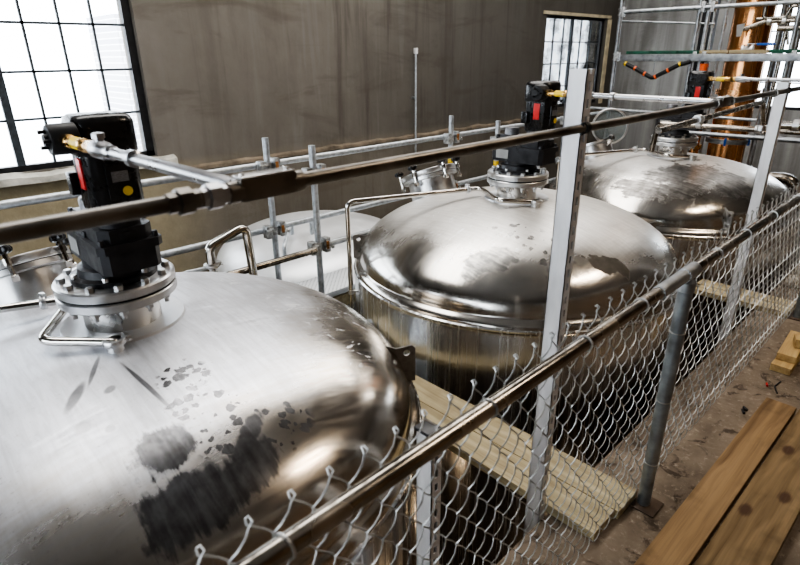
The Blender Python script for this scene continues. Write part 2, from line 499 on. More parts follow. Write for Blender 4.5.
# ------------------------------------------------------------------ setting
WY = 7.0; RX = 14.3; ZL = -2.6; ZC = 5.2; XL = -5.0; YF = -4.5
def wall_with_holes(name, axis, pos, thick, a0, a1, z0, z1, holes, mat):
    """wall in plane axis=pos (inner face), holes (a0,a1,z0,z1)"""
    m = MB()
    as_ = sorted({a0, a1, *[h[0] for h in holes], *[h[1] for h in holes]})
    zs = sorted({z0, z1, *[h[2] for h in holes], *[h[3] for h in holes]})
    for i in range(len(as_)-1):
        for k in range(len(zs)-1):
            ca = (as_[i]+as_[i+1])/2; cz = (zs[k]+zs[k+1])/2
            if any(h[0] < ca < h[1] and h[2] < cz < h[3] for h in holes): continue
            da = as_[i+1]-as_[i]; dz = zs[k+1]-zs[k]
            if axis == 'y': m.box((ca, pos+thick/2, cz), (da, thick, dz))
            else: m.box((pos+thick/2, ca, cz), (thick, da, dz))
    bmesh.ops.remove_doubles(m.b, verts=list(m.b.verts), dist=1e-4)
    return struct(m.build(name, mat, smooth=False))
W1 = (-2.75, 2.70, .66, 2.98); W4 = (-2.0, 5.2, .7, 3.2); W2 = (11.10, 13.72, .62, 2.52); W3 = (1.3, 3.78, .62, 2.75)
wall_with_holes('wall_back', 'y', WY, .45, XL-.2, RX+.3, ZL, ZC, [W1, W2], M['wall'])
wall_with_holes('wall_right', 'x', RX, .45, YF, WY, ZL, ZC, [W3], M['wall_right'])
wall_with_holes('wall_left', 'x', XL-.3, .3, YF, WY, ZL, ZC, [W4], M['wall_dark'])
wall_with_holes('wall_front', 'y', YF-.3, .3, XL-.3, RX+.4, ZL, ZC, [], M['wall_wood'])
struct(MB().box(((XL+RX)/2, (YF+WY)/2, ZC+.1), (RX-XL+1.2, WY-YF+1.2, .2)).build('ceiling', M['ceiling'], smooth=False))
struct(MB().box(((XL+RX)/2, (YF+WY)/2, ZL-.1), (RX-XL+1.2, WY-YF+1.2, .2)).build('floor_lower', M['lower_floor'], smooth=False))
struct(MB().box(((XL+RX)/2, (YF+.868)/2, -.11), (RX-XL, .868-YF, .22), bev=.01).build('floor', M['floor'], smooth=False))
# ledge running along the wall under the render
def ragged(x0, x1, z, h, d, n=70):
    m = MB(); vs = []; fs = []
    for i in range(n+1):
        x = x0+(x1-x0)*i/n
        w = .035*mnoise.noise(V((x*2.3, 1, 0)))+.02*mnoise.noise(V((x*7, 3, 0)))
        vs += [V((x, WY+.02, z+h+w)), V((x, WY-d, z+h*.6+w)), V((x, WY-d, z+w*.4)), V((x, WY+.02, z-.02))]
    for i in range(n):
        for k in range(3):
            a = i*4+k; fs.append((a, a+4, a+5, a+1))
    m._new(vs, fs); return m
struct(ragged(2.9, RX, .43, .07, .06).build('trim_ledge', M['ledge'], angle=60))
struct(ragged(-2.5, 2.9, .55, .11, .09).build('trim_sill', M['sill'], angle=60))
struct(MB().box((W2[1]+.10, WY-.012, 1.55), (.16, .03, 1.9)).box(((W2[0]+W2[1])/2, WY-.012, W2[3]+.03), (2.9, .03, .06)).build('trim_reveal', M['reveal'], smooth=False))

def window(name, axis, pos, a0, a1, z0, z1, avert, zh, thick_v=(), fw=.09, mw_=.024):
    """steel window; avert/zh = muntin positions"""
    root = D.objects.new(name, None); COL.objects.link(root); struct(root)
    def bx(m, a, z, da, dz, dep=.05):
        if axis == 'y': m.box((a, pos+.12, z), (da, dep, dz))
        else: m.box((pos+.12, a, z), (dep, da, dz))
    f = MB()
    am = (a0+a1)/2; zm = (z0+z1)/2
    bx(f, a0+fw/2, zm, fw, z1-z0, .08); bx(f, a1-fw/2, zm, fw, z1-z0, .08); bx(f, am, z0+.03, a1-a0, .06, .08); bx(f, am, z1-.03, a1-a0, .06, .08)
    f.build('window_frame', M['frame'], root, smooth=False)
    g = MB()
    for a in avert: bx(g, a, zm, mw_, z1-z0-.06, .03)
    for z in zh: bx(g, am, z, a1-a0-.06, mw_, .03)
    for a in thick_v: bx(g, a, zm, .075, z1-z0-.06, .05)
    g.build('muntin', M['muntin'], root, smooth=False)
    p = MB(); bx(p, am, zm, a1-a0-.1, z1-z0-.1, .004)
    p.build('window_pane', M['glass'], root, smooth=False)
    return root
window('window_1', 'y', WY, *W1, [-2.3, -1.95, -1.6, -1.25, -.9, -.4, -.05, .27, .61, .95, 1.62, 1.96, 2.29], [1.18, 1.65, 2.115, 2.58], [1.30, -.72])
window('window_2', 'y', WY, *W2, [11.6, 12.0, 12.75, 13.2], [1.08, 1.55, 2.0], [12.34], .08, .02)
window('window_3', 'x', RX, *W3, [1.75, 2.2, 2.65, 3.25], [1.15, 1.65, 2.15], [3.52], .08, .024)
window('added_window_left', 'x', XL-.32, *W4, [-1.2, -.4, .4, 1.2, 2.0, 2.8, 3.6, 4.4], [1.2, 1.7, 2.2, 2.7], [1.6])  # unseen window, added to brighten faces turned to the left
# buildings and snow outside, seen pale through the panes
hb = thing('building', 'pale block building across the yard seen through the far window', 'building', (16, 24, -3))
MB().box((0, 0, 3.1), (16, 3, 6.2)).build('facade', M['facade'], hb, smooth=False)
for i in range(7):
    for k in range(2): MB().box((-6.6+i*2.2, -1.52, 2.2+k*2.2), (1.0, .06, 1.1)).build('pane', M['plate'], hb, smooth=False)
struct(MB().box((10, 30, -3.1), (120, 44, .2)).build('ground_outside', M['white'], smooth=False))

# ------------------------------------------------------------------ tanks
R_CYL = 1.175; R_D = 1.13; Z_S = .36
def dome_z(r): return .40 + .43*max(0., 1-(r/R_D)**2.2)**.5
TANKS = []
def bolt_part(parent, c, r, top, bot):
    m = MB()
    m.hexbolt((c[0], c[1], top), r, r*1.15).hexbolt((c[0], c[1], bot), r, -r*1.2)
    m.cyl((c[0], c[1], top), (c[0], c[1], bot-r*2.2), r*.55, 8)
    return m.build('bolt', M['steel_satin'], parent)
def knob(parent, c, ax, sc=1.0):
    """black five-lobed hand knob on a threaded stud"""
    Mx = frame(c, ax)
    b = MB().cyl(Mx @ V((0, 0, -.09)), Mx @ V((0, 0, .02)), .011*sc, 8)
    b.cyl(Mx @ V((0, 0, -.035)), Mx @ V((0, 0, -.005)), .019*sc, 10)
    b.box(Mx @ V((.0, 0, -.095)), (.03, .03, .03), bev=.004)
    st = b.build('clamp_stud', M['steel'], parent)
    k = MB().lathe([(0, .015), (.014, .015), (.03*sc, .022), (.034*sc, .035), (.03*sc, .05), (.012, .055), (0, .055)], 40, Mx, lambda a: 1+.16*math.cos(5*a))
    k.build('knob', M['black'], st)
    return st
def make_tank(c, label, dome_mat, manway_off, manway_open=False):
    T = thing('steel_tank', label, 'tank', (c[0], c[1], ZL), 'domed stainless tanks in a row')
    g = -ZL     # local height of platform level
    def B(m, n, mat, p=None, **k): return m.build(n, mat, p or T, **k)
    for b_ in (0,):
        pr = [(0, 0.02), (R_CYL-.02, .02), (R_CYL, .06), (R_CYL, g+Z_S-.06), (R_CYL-.006, g+Z_S-.045), (R_CYL-.004, g+Z_S-.035), (R_CYL+.003, g+Z_S-.028), (R_CYL+.003, g+Z_S-.018), (R_CYL-.005, g+Z_S-.010), (R_CYL-.03, g+Z_S-.012)]
        B(MB().lathe(pr, 128), 'shell', M['shell'])
    dp = [(R_CYL-.006, g+Z_S-.011), (R_CYL-.008, g+Z_S), (R_CYL-.016, g+Z_S+.014), (R_D+.014, g+Z_S+.028), (R_D+.003, g+Z_S+.036)]
    N = 40
    for i in range(N+1):
        a = PI/2*i/N
        r = R_D*math.cos(a)**.85 if i < N else 0.0
        dp.append((r, g+dome_z(r)))
    B(MB().lathe(dp, 128), 'dome', dome_mat, angle=60)
    B(MB().lathe([(.125, g+.83), (.222, g+dome_z(.222)+.010), (.228, g+dome_z(.228)-.004)], 64), 'reinforcing_pad', M['film_steel'], angle=20)
    B(MB().lathe([(.138, g+.80), (.138, g+.945), (.10, g+.945)], 64), 'nozzle', M['steel_brushed'])
    f1 = B(MB().lathe([(.12, g+.935), (.206, g+.935), (.212, g+.94), (.212, g+.966), (.208, g+.970), (.12, g+.970)], 72), 'flange', M['steel_satin'])
    B(MB().lathe([(.1, g+.970), (.203, g+.970), (.203, g+.978), (.1, g+.978)], 72), 'gasket', M['black_matt'])
    B(MB().lathe([(.10, g+.978), (.208, g+.978), (.212, g+.983), (.212, g+1.008), (.206, g+1.014), (0, g+1.014)], 72), 'flange', M['steel_satin'])
    for k in range(12):
        a = 2*PI*(k+.5)/12
        bolt_part(f1, (.181*math.cos(a), .181*math.sin(a)), .016, g+1.014, g+.935)
    # lifting lugs: radial plates with an eye
    for dg in (-32, 47, 136, 227):
        a = math.radians(dg); er = V((math.cos(a), math.sin(a), 0)); et = V((-math.sin(a), math.cos(a), 0))
        poly = [(1.0, dome_z(1.0)-.01), (1.085, .55), (1.165, .56), (1.18, .545), (1.18, .375), (1.13, .375)]
        m = MB(); n_ = 16
        cc = (1.14, .525); hr = .016
        # plate as a ring of quads round the eye
        def hit(ang):
            d = V((math.cos(ang), math.sin(ang))); best = 9
            for i in range(len(poly)):
                p = V(poly[i])-V(cc); q = V(poly[(i+1) % len(poly)])-V(cc); e = q-p
                den = d.x*e.y-d.y*e.x
                if abs(den) < 1e-9: continue
                t_ = (p.x*e.y-p.y*e.x)/den; s_ = (p.x*d.y-p.y*d.x)/den
                if t_ > 0 and -1e-6 <= s_ <= 1+1e-6: best = min(best, t_)
            return d*best
        angs = sorted([2*PI*i/24 for i in range(24)] + [math.atan2(p[1]-cc[1], p[0]-cc[0]) % (2*PI) for p in poly])
        vs = []; fs = []; L = len(angs)
        for side in (-.006, .006):
            for an in angs: q = V((math.cos(an), math.sin(an)))*hr; vs.append(er*(cc[0]+q.x)+V((0, 0, g+cc[1]+q.y))+et*side)
            for an in angs: q = hit(an); vs.append(er*(cc[0]+q.x)+V((0, 0, g+cc[1]+q.y))+et*side)
        for i in range(L):
            j = (i+1) % L
            fs += [(i, j, L+j, L+i), (2*L+i, 3*L+i, 3*L+j, 2*L+j), (i, 2*L+i, 2*L+j, j), (L+i, L+j, 3*L+j, 3*L+i)]
        m._new(vs, fs)
        # weld pad under the lug
        for i in range(5):
            pass
        B(m, 'lifting_lug', M['steel_lug'], smooth=False)
    # spray ball ferrule
    fx, fy = -.115, -.235
    fz = g+dome_z(math.hypot(fx, fy))
    B(MB().cyl((fx, fy, fz-.02), (fx, fy, fz+.025), .028, 20), 'ferrule', M['steel_satin'])
    # manway: short neck square to the dome surface
    mx, my = manway_off; mr_ = math.hypot(mx, my)
    sl = (dome_z(mr_+.01)-dome_z(mr_-.01))/.02
    ax = V((-sl*mx/mr_, -sl*my/mr_, 1)).normalized()
    Fm = frame((mx, my, g+dome_z(mr_)), ax)
    neck = B(MB().lathe([(.19, -.10), (.19, .125), (.225, .13), (.225, .155), (.17, .155), (.17, -.1)], 64, Fm), 'manway_neck', M['steel_satin'])
    if not manway_open:
        B(MB().lathe([(.223, .155), (.223, .159), (.15, .159), (.15, .155)], 64, Fm), 'manway_gasket', M['black_matt'])
        B(MB().lathe([(0, .159), (.225, .159), (.228, .164), (.228, .195), (.222, .2), (.16, .203), (0, .215)], 64, Fm), 'manway_lid', M['steel_satin'])
    for k in range(6):
        a = 2*PI*(k+.25)/6
        if manway_open and k % 2: continue
        kc = Fm @ V((.24*math.cos(a), .24*math.sin(a), .20 if not manway_open else .13))
        knob(neck, kc, ax if not manway_open else (ax + V((math.cos(a), math.sin(a), 0))*.9))
    if manway_open:
        # lid swung up on its hinge, inner side towards the walkway
        lc = V((.34, my, g+1.01-.0)); nrm = V((-.80, -.55, .22)).normalized()
        Fl = frame(lc, nrm)
        B(MB().lathe([(.175, -.012), (.192, -.012), (.196, -.006), (.196, .02), (.19, .026), (.175, .026), (.175, -.012)], 64, Fl), 'manway_lid_rim', M['steel_satin'])
        plabel(B(MB().lathe([(0, 0), (.176, 0), (.176, .012), (0, .012)], 64, Fl), 'manway_lid', M['clear']), 'glassy round lid swung open')
        B(MB().tube([Fm @ V((.20, .06, .12)), lc + V((-.02, .02, -.25)), lc + V((0, .03, -.18))], .012, .03), 'lid_hinge', M['steel_satin'])
    return T
M['steel_lug'] = simple('lug_plate_steel', (.34, .33, .32), .35, .9, .25, 20)

M['film_steel'] = simple('dusty_steel', (.72, .73, .75), .42, .6, .08, 6)
T1 = (.608, 2.19); T2 = (3.34, 2.24); T3 = (5.85, 2.14)
d1 = dome_steel('dome_with_wiped_dark_patch',
    wet=[(-.18, -.76, .12, .085, 20), (-.17, -.93, .19, .10, -10), (-.02, -.93, .16, .075, 12), (.03, -.85, .12, .035, 40)],
    drips=[(-.30, -.40, .022, .085, -38), (-.325, -.545, .028, .030, 10), (-.21, -.44, .024, .018, 30), (-.27, -.60, .02, .018, 0), (-.115, -.50, .010, .20, 6), (-.215, -.31, .010, .10, -30)],
    chips=[(.0, -.52, .09, .09, 20), (.0, -.66, .10, .07, 0), (.03, -.80, .15, .12, 0), (-.08, -.66, .05, .06, 0), (.16, -.85, .12, .10, 0), (.08, -.72, .06, .05, 0)],
    film=(.74, .76, .81), film2=(.50, .51, .54), base=(.50, .455, .40), rim=(.78, 1.32), front_dir=(.55, -.83), front_gain=.45, keep=.25, smear_at=[(.62, -.42, .42, .34, 0), (.3, .2, .3, .3, 0)])
d2 = dome_steel('dome_with_brown_residue_patch',
    wet=[(-.82, -.40, .10, .2, 55), (-.60, -.78, .06, .14, 60)], dkc=((.12, .12, .12), (.40, .39, .37)), cs=24,
    chips=[(-.58, -.44, .2, .25, 0), (-.56, -.62, .16, .16, 0)], keep=.6,
    stains=[(-.36, -.885, .10, .065, -50), (-.29, -.95, .05, .06, 0), (-.385, -.80, .012, .012, 0), (-.43, -.78, .01, .015, 0)],
    film=(.76, .745, .72), film2=(.56, .545, .52), rim=(.78, 1.25), front_dir=(-.85, -.5), front_gain=.22, smear_at=[(-.55, .15, .3, .3, 0), (-.75, -.2, .25, .35, 0)])
d3 = dome_steel('dome_with_broad_dark_smears',
    wet=[(-.50, -.36, .40, .24, -45), (-.90, -.12, .12, .3, 0), (-.40, -.70, .26, .18, 30), (-.78, -.40, .14, .24, 40)],
    chips=[(-.25, -.3, .3, .25, 0)], dkc=((.07, .065, .06), (.30, .29, .28)), wet_rough=.36, cs=20,
    film=(.74, .73, .72), film2=(.5, .49, .47), rim=(.55, 1.0), smear=.8)
tk1 = make_tank(T1, 'nearest large stainless tank with dusty dome, dark wiped patches and lifting lug beside planks', d1, (-.15, .84))
tk2 = make_tank(T2, 'middle stainless tank with brown residue spot on its pale dome behind the strut post', d2, (.06, .84))
tk3 = make_tank(T3, 'farthest stainless tank with broadly smeared dome and swung open glassy lid', d3, (.10, .84), True)

# rear tank, lower, beyond the scaffold deck
rt = thing('steel_tank', 'low white-domed tank behind the scaffold poles, lower than the front row', 'tank', (3.58, 5.05, ZL))
gz = .07-.83-ZL
MB().lathe([(0, .02), (R_CYL, .02), (R_CYL, gz+.36), (R_D, gz+.37)], 96).build('shell', M['shell'], rt)
M['dome_white'] = simple('white_dusted_dome', (.74, .75, .76), .38, .4, .1, 3)
MB().lathe([(R_D*math.cos(PI/2*i/24)**.85 if i < 24 else 0, gz+dome_z(R_D*math.cos(PI/2*i/24)**.85 if i < 24 else 0)) for i in range(25)], 96).build('dome', M['dome_white'], rt, angle=60)
MB().tube([(-.45, -.2, gz+.75), (-.45, -.2, gz+.93), (-.75, -.5, gz+.80), (-.75, -.5, gz+.45)], .02, .05).build('vent_pipe', M['galv_pale'], rt)
MB().cyl((-.3, -.35, gz+.70), (-.3, -.35, gz+.98), .025).build('vent_stub', M['galv_pale'], rt)

# ------------------------------------------------------------------ agitator drives
def sq(n=4.):
    return lambda a: 1.0/((abs(math.cos(a))**n + abs(math.sin(a))**n)**(1/n))
def make_drive(c, label):
    Z0 = 1.014
    A = thing('agitator_drive', label, 'motor', (c[0], c[1], Z0), 'black agitator drives on the tanks')
    def B(m, n, mat, p=None, **k): return m.build(n, mat, p or A, **k)
    ad = B(MB().lathe([(0, 0), (.152, 0), (.152, .018), (.125, .022), (.12, .05), (.10, .055), (.10, .080), (0, .080)], 56), 'adapter_flange', M['charcoal'])
    for k in range(6):
        a = 2*PI*k/6
        B(MB().hexbolt((.138*math.cos(a), .138*math.sin(a), .018), .011, .016), 'bolt', M['steel_satin'], ad)
    # gearbox: deep cast housing, chamfered corners
    def oct_(x0, x1, y0, y1, ch): return [(x0+ch, y0), (x1-ch, y0), (x1, y0+ch), (x1, y1-ch), (x1-ch, y1), (x0+ch, y1), (x0, y1-ch), (x0, y0+ch)]
    m = MB().prism(oct_(-.095, .105, -.235, .175, .022), .10, Matrix.Translation((0, 0, .074)))
    m.prism(oct_(-.085, .095, -.225, .165, .03), .055, Matrix.Translation((0, 0, .173)))
    m.prism(oct_(-.105, .115, -.245, -.04, .02), .03, Matrix.Translation((0, 0, .15)))
    m.box((0, .03, .232), (.13, .2, .03), bev=.008)
    gb = B(m, 'gearbox', M['charcoal'], angle=25)
    for (x, y) in ((-.085, -.22), (.095, -.22), (.095, -.06), (-.085, -.06), (.075, .14), (-.065, .14)):
        B(MB().hexbolt((x, y, .226 if y > .05 else .179), .011, .02), 'bolt', M['charcoal'], gb)
    B(MB().box((-.0965, .075, .122), (.003, .10, .06)), 'rating_plate', M['glove'], gb)
    B(MB().lathe([(0, .2), (.045, .2), (.05, .206), (.05, .262), (.044, .272), (0, .274)], 32, Matrix.Translation((0, .07, .02))), 'shaft_cap', M['plate'], gb)
    # motor: rounded-square finned body, flared fan cowl on top
    mx, my = .005, -.145
    Mm = Matrix.Translation((mx, my, 0)); up = .035
    fins = lambda a: sq(4.5)(a)*(1+.022*(1 if int(a/(2*PI)*44) % 2 else 0))
    B(MB().lathe([(0, .19), (.085, .19), (.085, .215), (.072, .222), (.072, .27), (.088, .275), (.088, .290), (0, .290)], 40, Mm), 'motor_flange', M['charcoal'])
    bd = B(MB().lathe([(0, .288), (.080, .288), (.084, .296), (.084, .48), (0, .48)], 88, Mm, fins), 'motor_body', M['black'], angle=50)
    B(MB().lathe([(0, .475), (.093, .475), (.096, .482), (.096, .572), (.090, .589), (.078, .598), (0, .600)], 64, Mm, sq(4.0)), 'fan_cowl', M['black'], angle=50)
    # camera-side plates
    B(MB().box((mx, my-.089, .39), (.07, .012, .12), bev=.003), 'side_plate', M['black'], bd)
    B(MB().box((mx+.006, my-.0965, .405), (.052, .003, .034)), 'nameplate', M['plate'], bd)
    B(MB().lathe([(0, 0), (.016, 0), (.016, .003), (0, .003)], 20, frame((mx+.022, my-.095, .355), (0, -1, 0))), 'warning_sticker', M['yellow'], bd)
    for s_ in (-1, 1):
        B(MB().hexbolt((mx+.088, my-.02*s_, .33+.1*s_), .009, .014, V((1, 0, 0))), 'cowl_screw', M['charcoal'], bd)
    B(MB().box((mx-.086, my-.02, .415), (.010, .045, .10), bev=.002), 'warning_label', M['red'], bd)
    # brake terminal box at the back, round cable housing on the left
    tb = B(MB().box((mx-.096, my+.06, .375), (.026, .045, .075), bev=.005).box((mx-.075, my+.06, .385), (.03, .03, .04)), 'junction_block', M['black'], bd)
    cz = .535; cy = my-.06
    fm = frame((mx-.085, cy, cz), (-1, 0, 0))
    can = B(MB().lathe([(0, 0), (.038, 0), (.047, .004), (.047, .075), (.043, .082), (.018, .082), (.018, .094), (0, .094)], 40, fm), 'cable_housing', M['black_matt'])
    for q in range(3):
        a = 2*PI*q/3+.5
        B(MB().cyl(fm @ V((.027*math.cos(a), .027*math.sin(a), .08)), fm @ V((.027*math.cos(a), .027*math.sin(a), .102)), .006, 8), 'terminal_pin', M['charcoal'], can)
    return (c[0]+mx-.13, c[1]+cy, Z0+cz)
mp1 = make_drive(T1, 'large black agitator drive on the nearest tank, in front of the left window')
mp2 = make_drive(T2, 'black agitator drive with red label on the middle tank')
mp3 = make_drive(T3, 'small black agitator drive on the farthest tank, under the scaffold deck')

# ------------------------------------------------------------------ spray pipes and clamps
def clamp(m, c, ax, r):
    F = frame(c, ax)
    m.lathe([(r, -.012), (r*1.55, -.010), (r*1.65, -.004), (r*1.65, .004), (r*1.55, .010), (r, .012)], 24, F)
    m.box(F @ V((r*1.8, 0, 0)), (.02, .03, .02), bev=.003)
    m.cyl(F @ V((r*1.9, -.03, 0)), F @ V((r*1.9, .035, 0)), .006, 8)
    return m
def spray_pipe(c, label, dz_down):
    fx, fy = -.115, -.235
    fz = dome_z(math.hypot(fx, fy))
    base = V((c[0], c[1], 0))
    P = lambda x, y, z: base + V((x, y, z))
    S = thing('spray_pipe', label, 'pipe', P(fx, fy, fz+.02), 'spray pipes on the tank domes')
    og = S.location
    r = .0165
    pts = [P(fx, fy, fz+.03), P(fx, fy, .855), P(-.155, -.215, .868), P(-.29, -.06, .872), P(-.135, .225, .872), P(-.17, .245, .872), P(-1.04, .63, .872), P(-1.04, .63, dz_down)]
    pts = [P(fx, fy, fz+.03), P(fx, fy, .852), P(-.305, -.075, .868), P(-.115, .235, .872), P(-1.04, .63, .872), P(-1.04, .63, dz_down)]
    MB().tube(pts, r, .055, 14).build('pipe', M['steel'], S, og)
    k = (P(-1.04, .63, .872)-P(-.115, .235, .872)).normalized()
    clamp(MB(), P(-.115, .235, .872)+k*.10, k, r).build('pipe_clamp', M['steel_satin'], S, og)
    clamp(MB(), P(fx, fy, fz+.034), (0, 0, 1), .024).build('pipe_clamp', M['steel_satin'], S, og)
    w = MB().cyl(P(-1.04, .63, .22), P(-.995, .595, .22), .008, 8)
    w.lathe([(r, -.014), (r*1.4, -.014), (r*1.4, .014), (r, .014)], 16, frame(P(-1.04, .63, .22), (0, 0, 1)))
    w.build('standoff', M['steel_satin'], S, og)
spray_pipe(T1, 'bent polished spray pipe clamped to the nearest dome in front of its flange', -2.0)
spray_pipe(T2, 'long polished spray pipe rising beside the middle tank and looping round its flange', -2.0)
spray_pipe(T3, 'slim polished spray pipe on the farthest dome', -2.0)
# vent loop behind nearest tank
u = thing('vent_pipe', 'polished inverted U vent pipe rising behind the nearest dome', 'pipe', (1.47, 3.2, -2.0))
MB().tube([(1.452, 3.2, -2.0), (1.452, 3.2, .68), (1.715, 3.2, .765), (1.735, 3.2, .40), (1.735, 3.2, -2.0)], .0285, .05, 16).build('pipe', M['steel'], u, u.location)
clamp(MB(), (1.452, 3.2, .56), (0, 0, 1), .03).build('pipe_clamp', M['steel_satin'], u, u.location)
MB().tube([(1.12, 3.24, .5), (1.3, 3.22, .55), (1.43, 3.2, .55)], .012, .02).build('side_tube', M['galv_pale'], u, u.location)

# ------------------------------------------------------------------ conduit run, junction bodies, strut posts
CY = .87; CZ = 1.5655
XB1, XB2 = .515, 2.885
cr = thing('conduit_run', 'long grey-brown steel conduit crossing the whole view on the strut posts', 'conduit', (0, CY, CZ))
og = cr.location
MB().cyl((-1.6, CY, CZ), (XB1-.065, CY, CZ), .0135, 18).cyl((XB1+.065, CY, CZ), (XB2-.065, CY, CZ), .0135, 18).cyl((XB2+.065, CY, CZ), (9.0, CY, CZ), .0135, 18).build('conduit', M['conduit'], cr, og)
def coupling(x, p=cr, y=CY, z=CZ, ax=(1, 0, 0), r=.0135, name='coupling', mat='conduit_light', o_=None):
    F = frame((x, y, z), ax)
    m = MB().lathe([(r, -.028), (r*1.25, -.028), (r*1.25, -.012), (r*1.65, -.011), (r*1.65, .011), (r*1.25, .012), (r*1.25, .028), (r, .028)], 8, F)
    return m.build(name, M[mat], p, o_ if o_ is not None else og)
def body(x):
    b = MB().box((x, CY, CZ+.002), (.115, .034, .040), bev=.006).lathe([(.0, -.075), (.019, -.075), (.019, -.05), (.0, -.05)], 18, frame((x, CY, CZ), (1, 0, 0))).lathe([(.0, .05), (.019, .05), (.019, .075), (.0, .075)], 18, frame((x, CY, CZ), (1, 0, 0)))
    b.lathe([(.0, .01), (.019, .01), (.019, .04), (.0, .04)], 18, frame((x-.035, CY, CZ+.004), (0, 1, 0)))
    o = b.build('junction_body', M['conduit'], cr, og)
    MB().box((x, CY, CZ+.0235), (.108, .031, .004), bev=.0015).hexbolt((x+.045, CY, CZ+.025), .006, .004).hexbolt((x-.045, CY, CZ+.025), .006, .004).build('cover_plate', M['steel_satin'], o, og)
body(XB1); body(XB2)
coupling(XB1-.10); coupling(XB1-.15, mat='conduit', name='gland'); coupling(XB2-.1, mat='conduit'); coupling(XB2+.1, mat='conduit'); coupling(3.7, mat='conduit')
def spur(mp, xb, label, z_end=CZ+.004):
    S = thing('motor_conduit', label, 'conduit', (mp[0], mp[1], mp[2]), 'conduit spurs from the motors')
    og2 = S.location
    a = V(mp)+V((0, -.045, 0)); b = V((xb-.045, CY+.026, z_end))
    d = (b-a).normalized(); L = (b-a).length
    q = lambda s: a+d*s
    MB().cyl(q(.34), b, .0142, 18).build('conduit', M['conduit_light'], S, og2)
    MB().lathe([(.0, 0), (.018, 0), (.020, .012), (.020, .05), (.016, .055), (.016, .10), (0, .10)], 10, frame(a, d)).build('brass_gland', M['brass'], S, og2)
    MB().sweep([q(.095), q(.175)], .0185, 14).build('yellow_collar', M['yellow'], S, og2)
    MB().lathe([(0, 0), (.020, 0), (.020, .03), (.0165, .036), (.0165, .06), (.020, .066), (.020, .105), (0, .11)], 10, frame(q(.172), d)).build('brass_gland', M['brass'], S, og2)
    coup = MB().lathe([(.012, 0), (.022, .005), (.0245, .016), (.0245, .085), (.019, .10), (.019, .14), (.0142, .145)], 20, frame(q(.275), d))
    coup.cyl(q(.325), q(.325)+V((0, 0, .034)), .013, 12).hexbolt(q(.325)+V((0, 0, .03)), .017, .014)
    coup.build('coupling', M['conduit_light'], S, og2)
    MB().lathe([(.0142, 0), (.0205, .004), (.0205, .032), (.0142, .036)], 20, frame(q(.54), d)).build('coupling', M['conduit_light'], S, og2)
spur(mp1, XB1, 'bright conduit spur with yellow collar from the nearest motor to the long conduit')
spur(mp2, XB2, 'conduit spur with yellow collar from the middle motor, passing behind the strut post')
XB3 = 5.4
body(XB3)
spur(mp3, XB3, 'conduit spur with yellow collar from the farthest motor past the copper column')

def strut_post(x, y, z0, z1, label, strap=True):
    S = thing('strut_post', label, 'post', (x, y, z0), 'slotted strut posts carrying the conduit')
    L = z1-z0; wx = .043; wy = .062; t_ = .003
    m = MB()
    # C channel in plan, open to +x; slots punched in the -y web are modelled as recesses
    m.box((-wx/2+t_/2, 0, L/2), (t_, wy, L)); m.box((0, wy/2-t_/2, L/2), (wx, t_, L))
    m.box((wx/2-.004, wy/2-.01, L/2), (t_, .014, L)); m.box((wx/2-.004, -wy/2+.01, L/2), (t_, .014, L))
    # slotted web facing the walkway: two rails and the bridges between slots
    m.box((-wx/2+.0075, -wy/2+t_/2, L/2), (.015, t_, L)); m.box((wx/2-.0075, -wy/2+t_/2, L/2), (.015, t_, L))
    n = int(L/.05)
    for i in range(n+1): m.box((0, -wy/2+t_/2, min(L-.011, i*.05+.011)), (.014, t_, .022))
    m.build('channel', M['strut'], S, smooth=False)
    MB().box((0, 0, L/2), (wx-.012, .012, L-.01)).build('inner_web', M['charcoal'], S, smooth=False)
    k = V((0, 0, CZ-z0))
    b = MB()
    b.sweep([k+V((-.03, -wy/2-.004+0*i, -.0)) for i in range(2)] if False else [k+V((-wx/2-.004, -wy/2-.005, -.019)), k+V((-wx/2-.004, -wy/2-.005, .019))], .006, 8)
    b.lathe([(.0138, -.012), (.018, -.012), (.018, .012), (.0138, .012)], 18, frame(V((-.0, CY-y, CZ-z0)), (1, 0, 0)))
    if strap: b.build('conduit_strap', M['black_matt'], S)
    else: b.b.free(); MB().box((0, 0, L+.004), (wx+.012, wy+.012, .012), bev=.003).build('end_cap', M['charcoal'], S)
    MB().box((0, -.004, .006), (.10, .13, .012), bev=.002).build('foot_plate', M['galv'], S)
    return S
strut_post(1.64, .90, -.9, 1.735, 'tall pale slotted strut post in front of the middle tank')
strut_post(3.985, .90, -.9, 1.61, 'strut post in front of the farthest tank, beside the far end of the fence')

strut_post(.985, .90, -.9, .775, 'short capped strut post beside the nearest tank, below the fence rail', False)
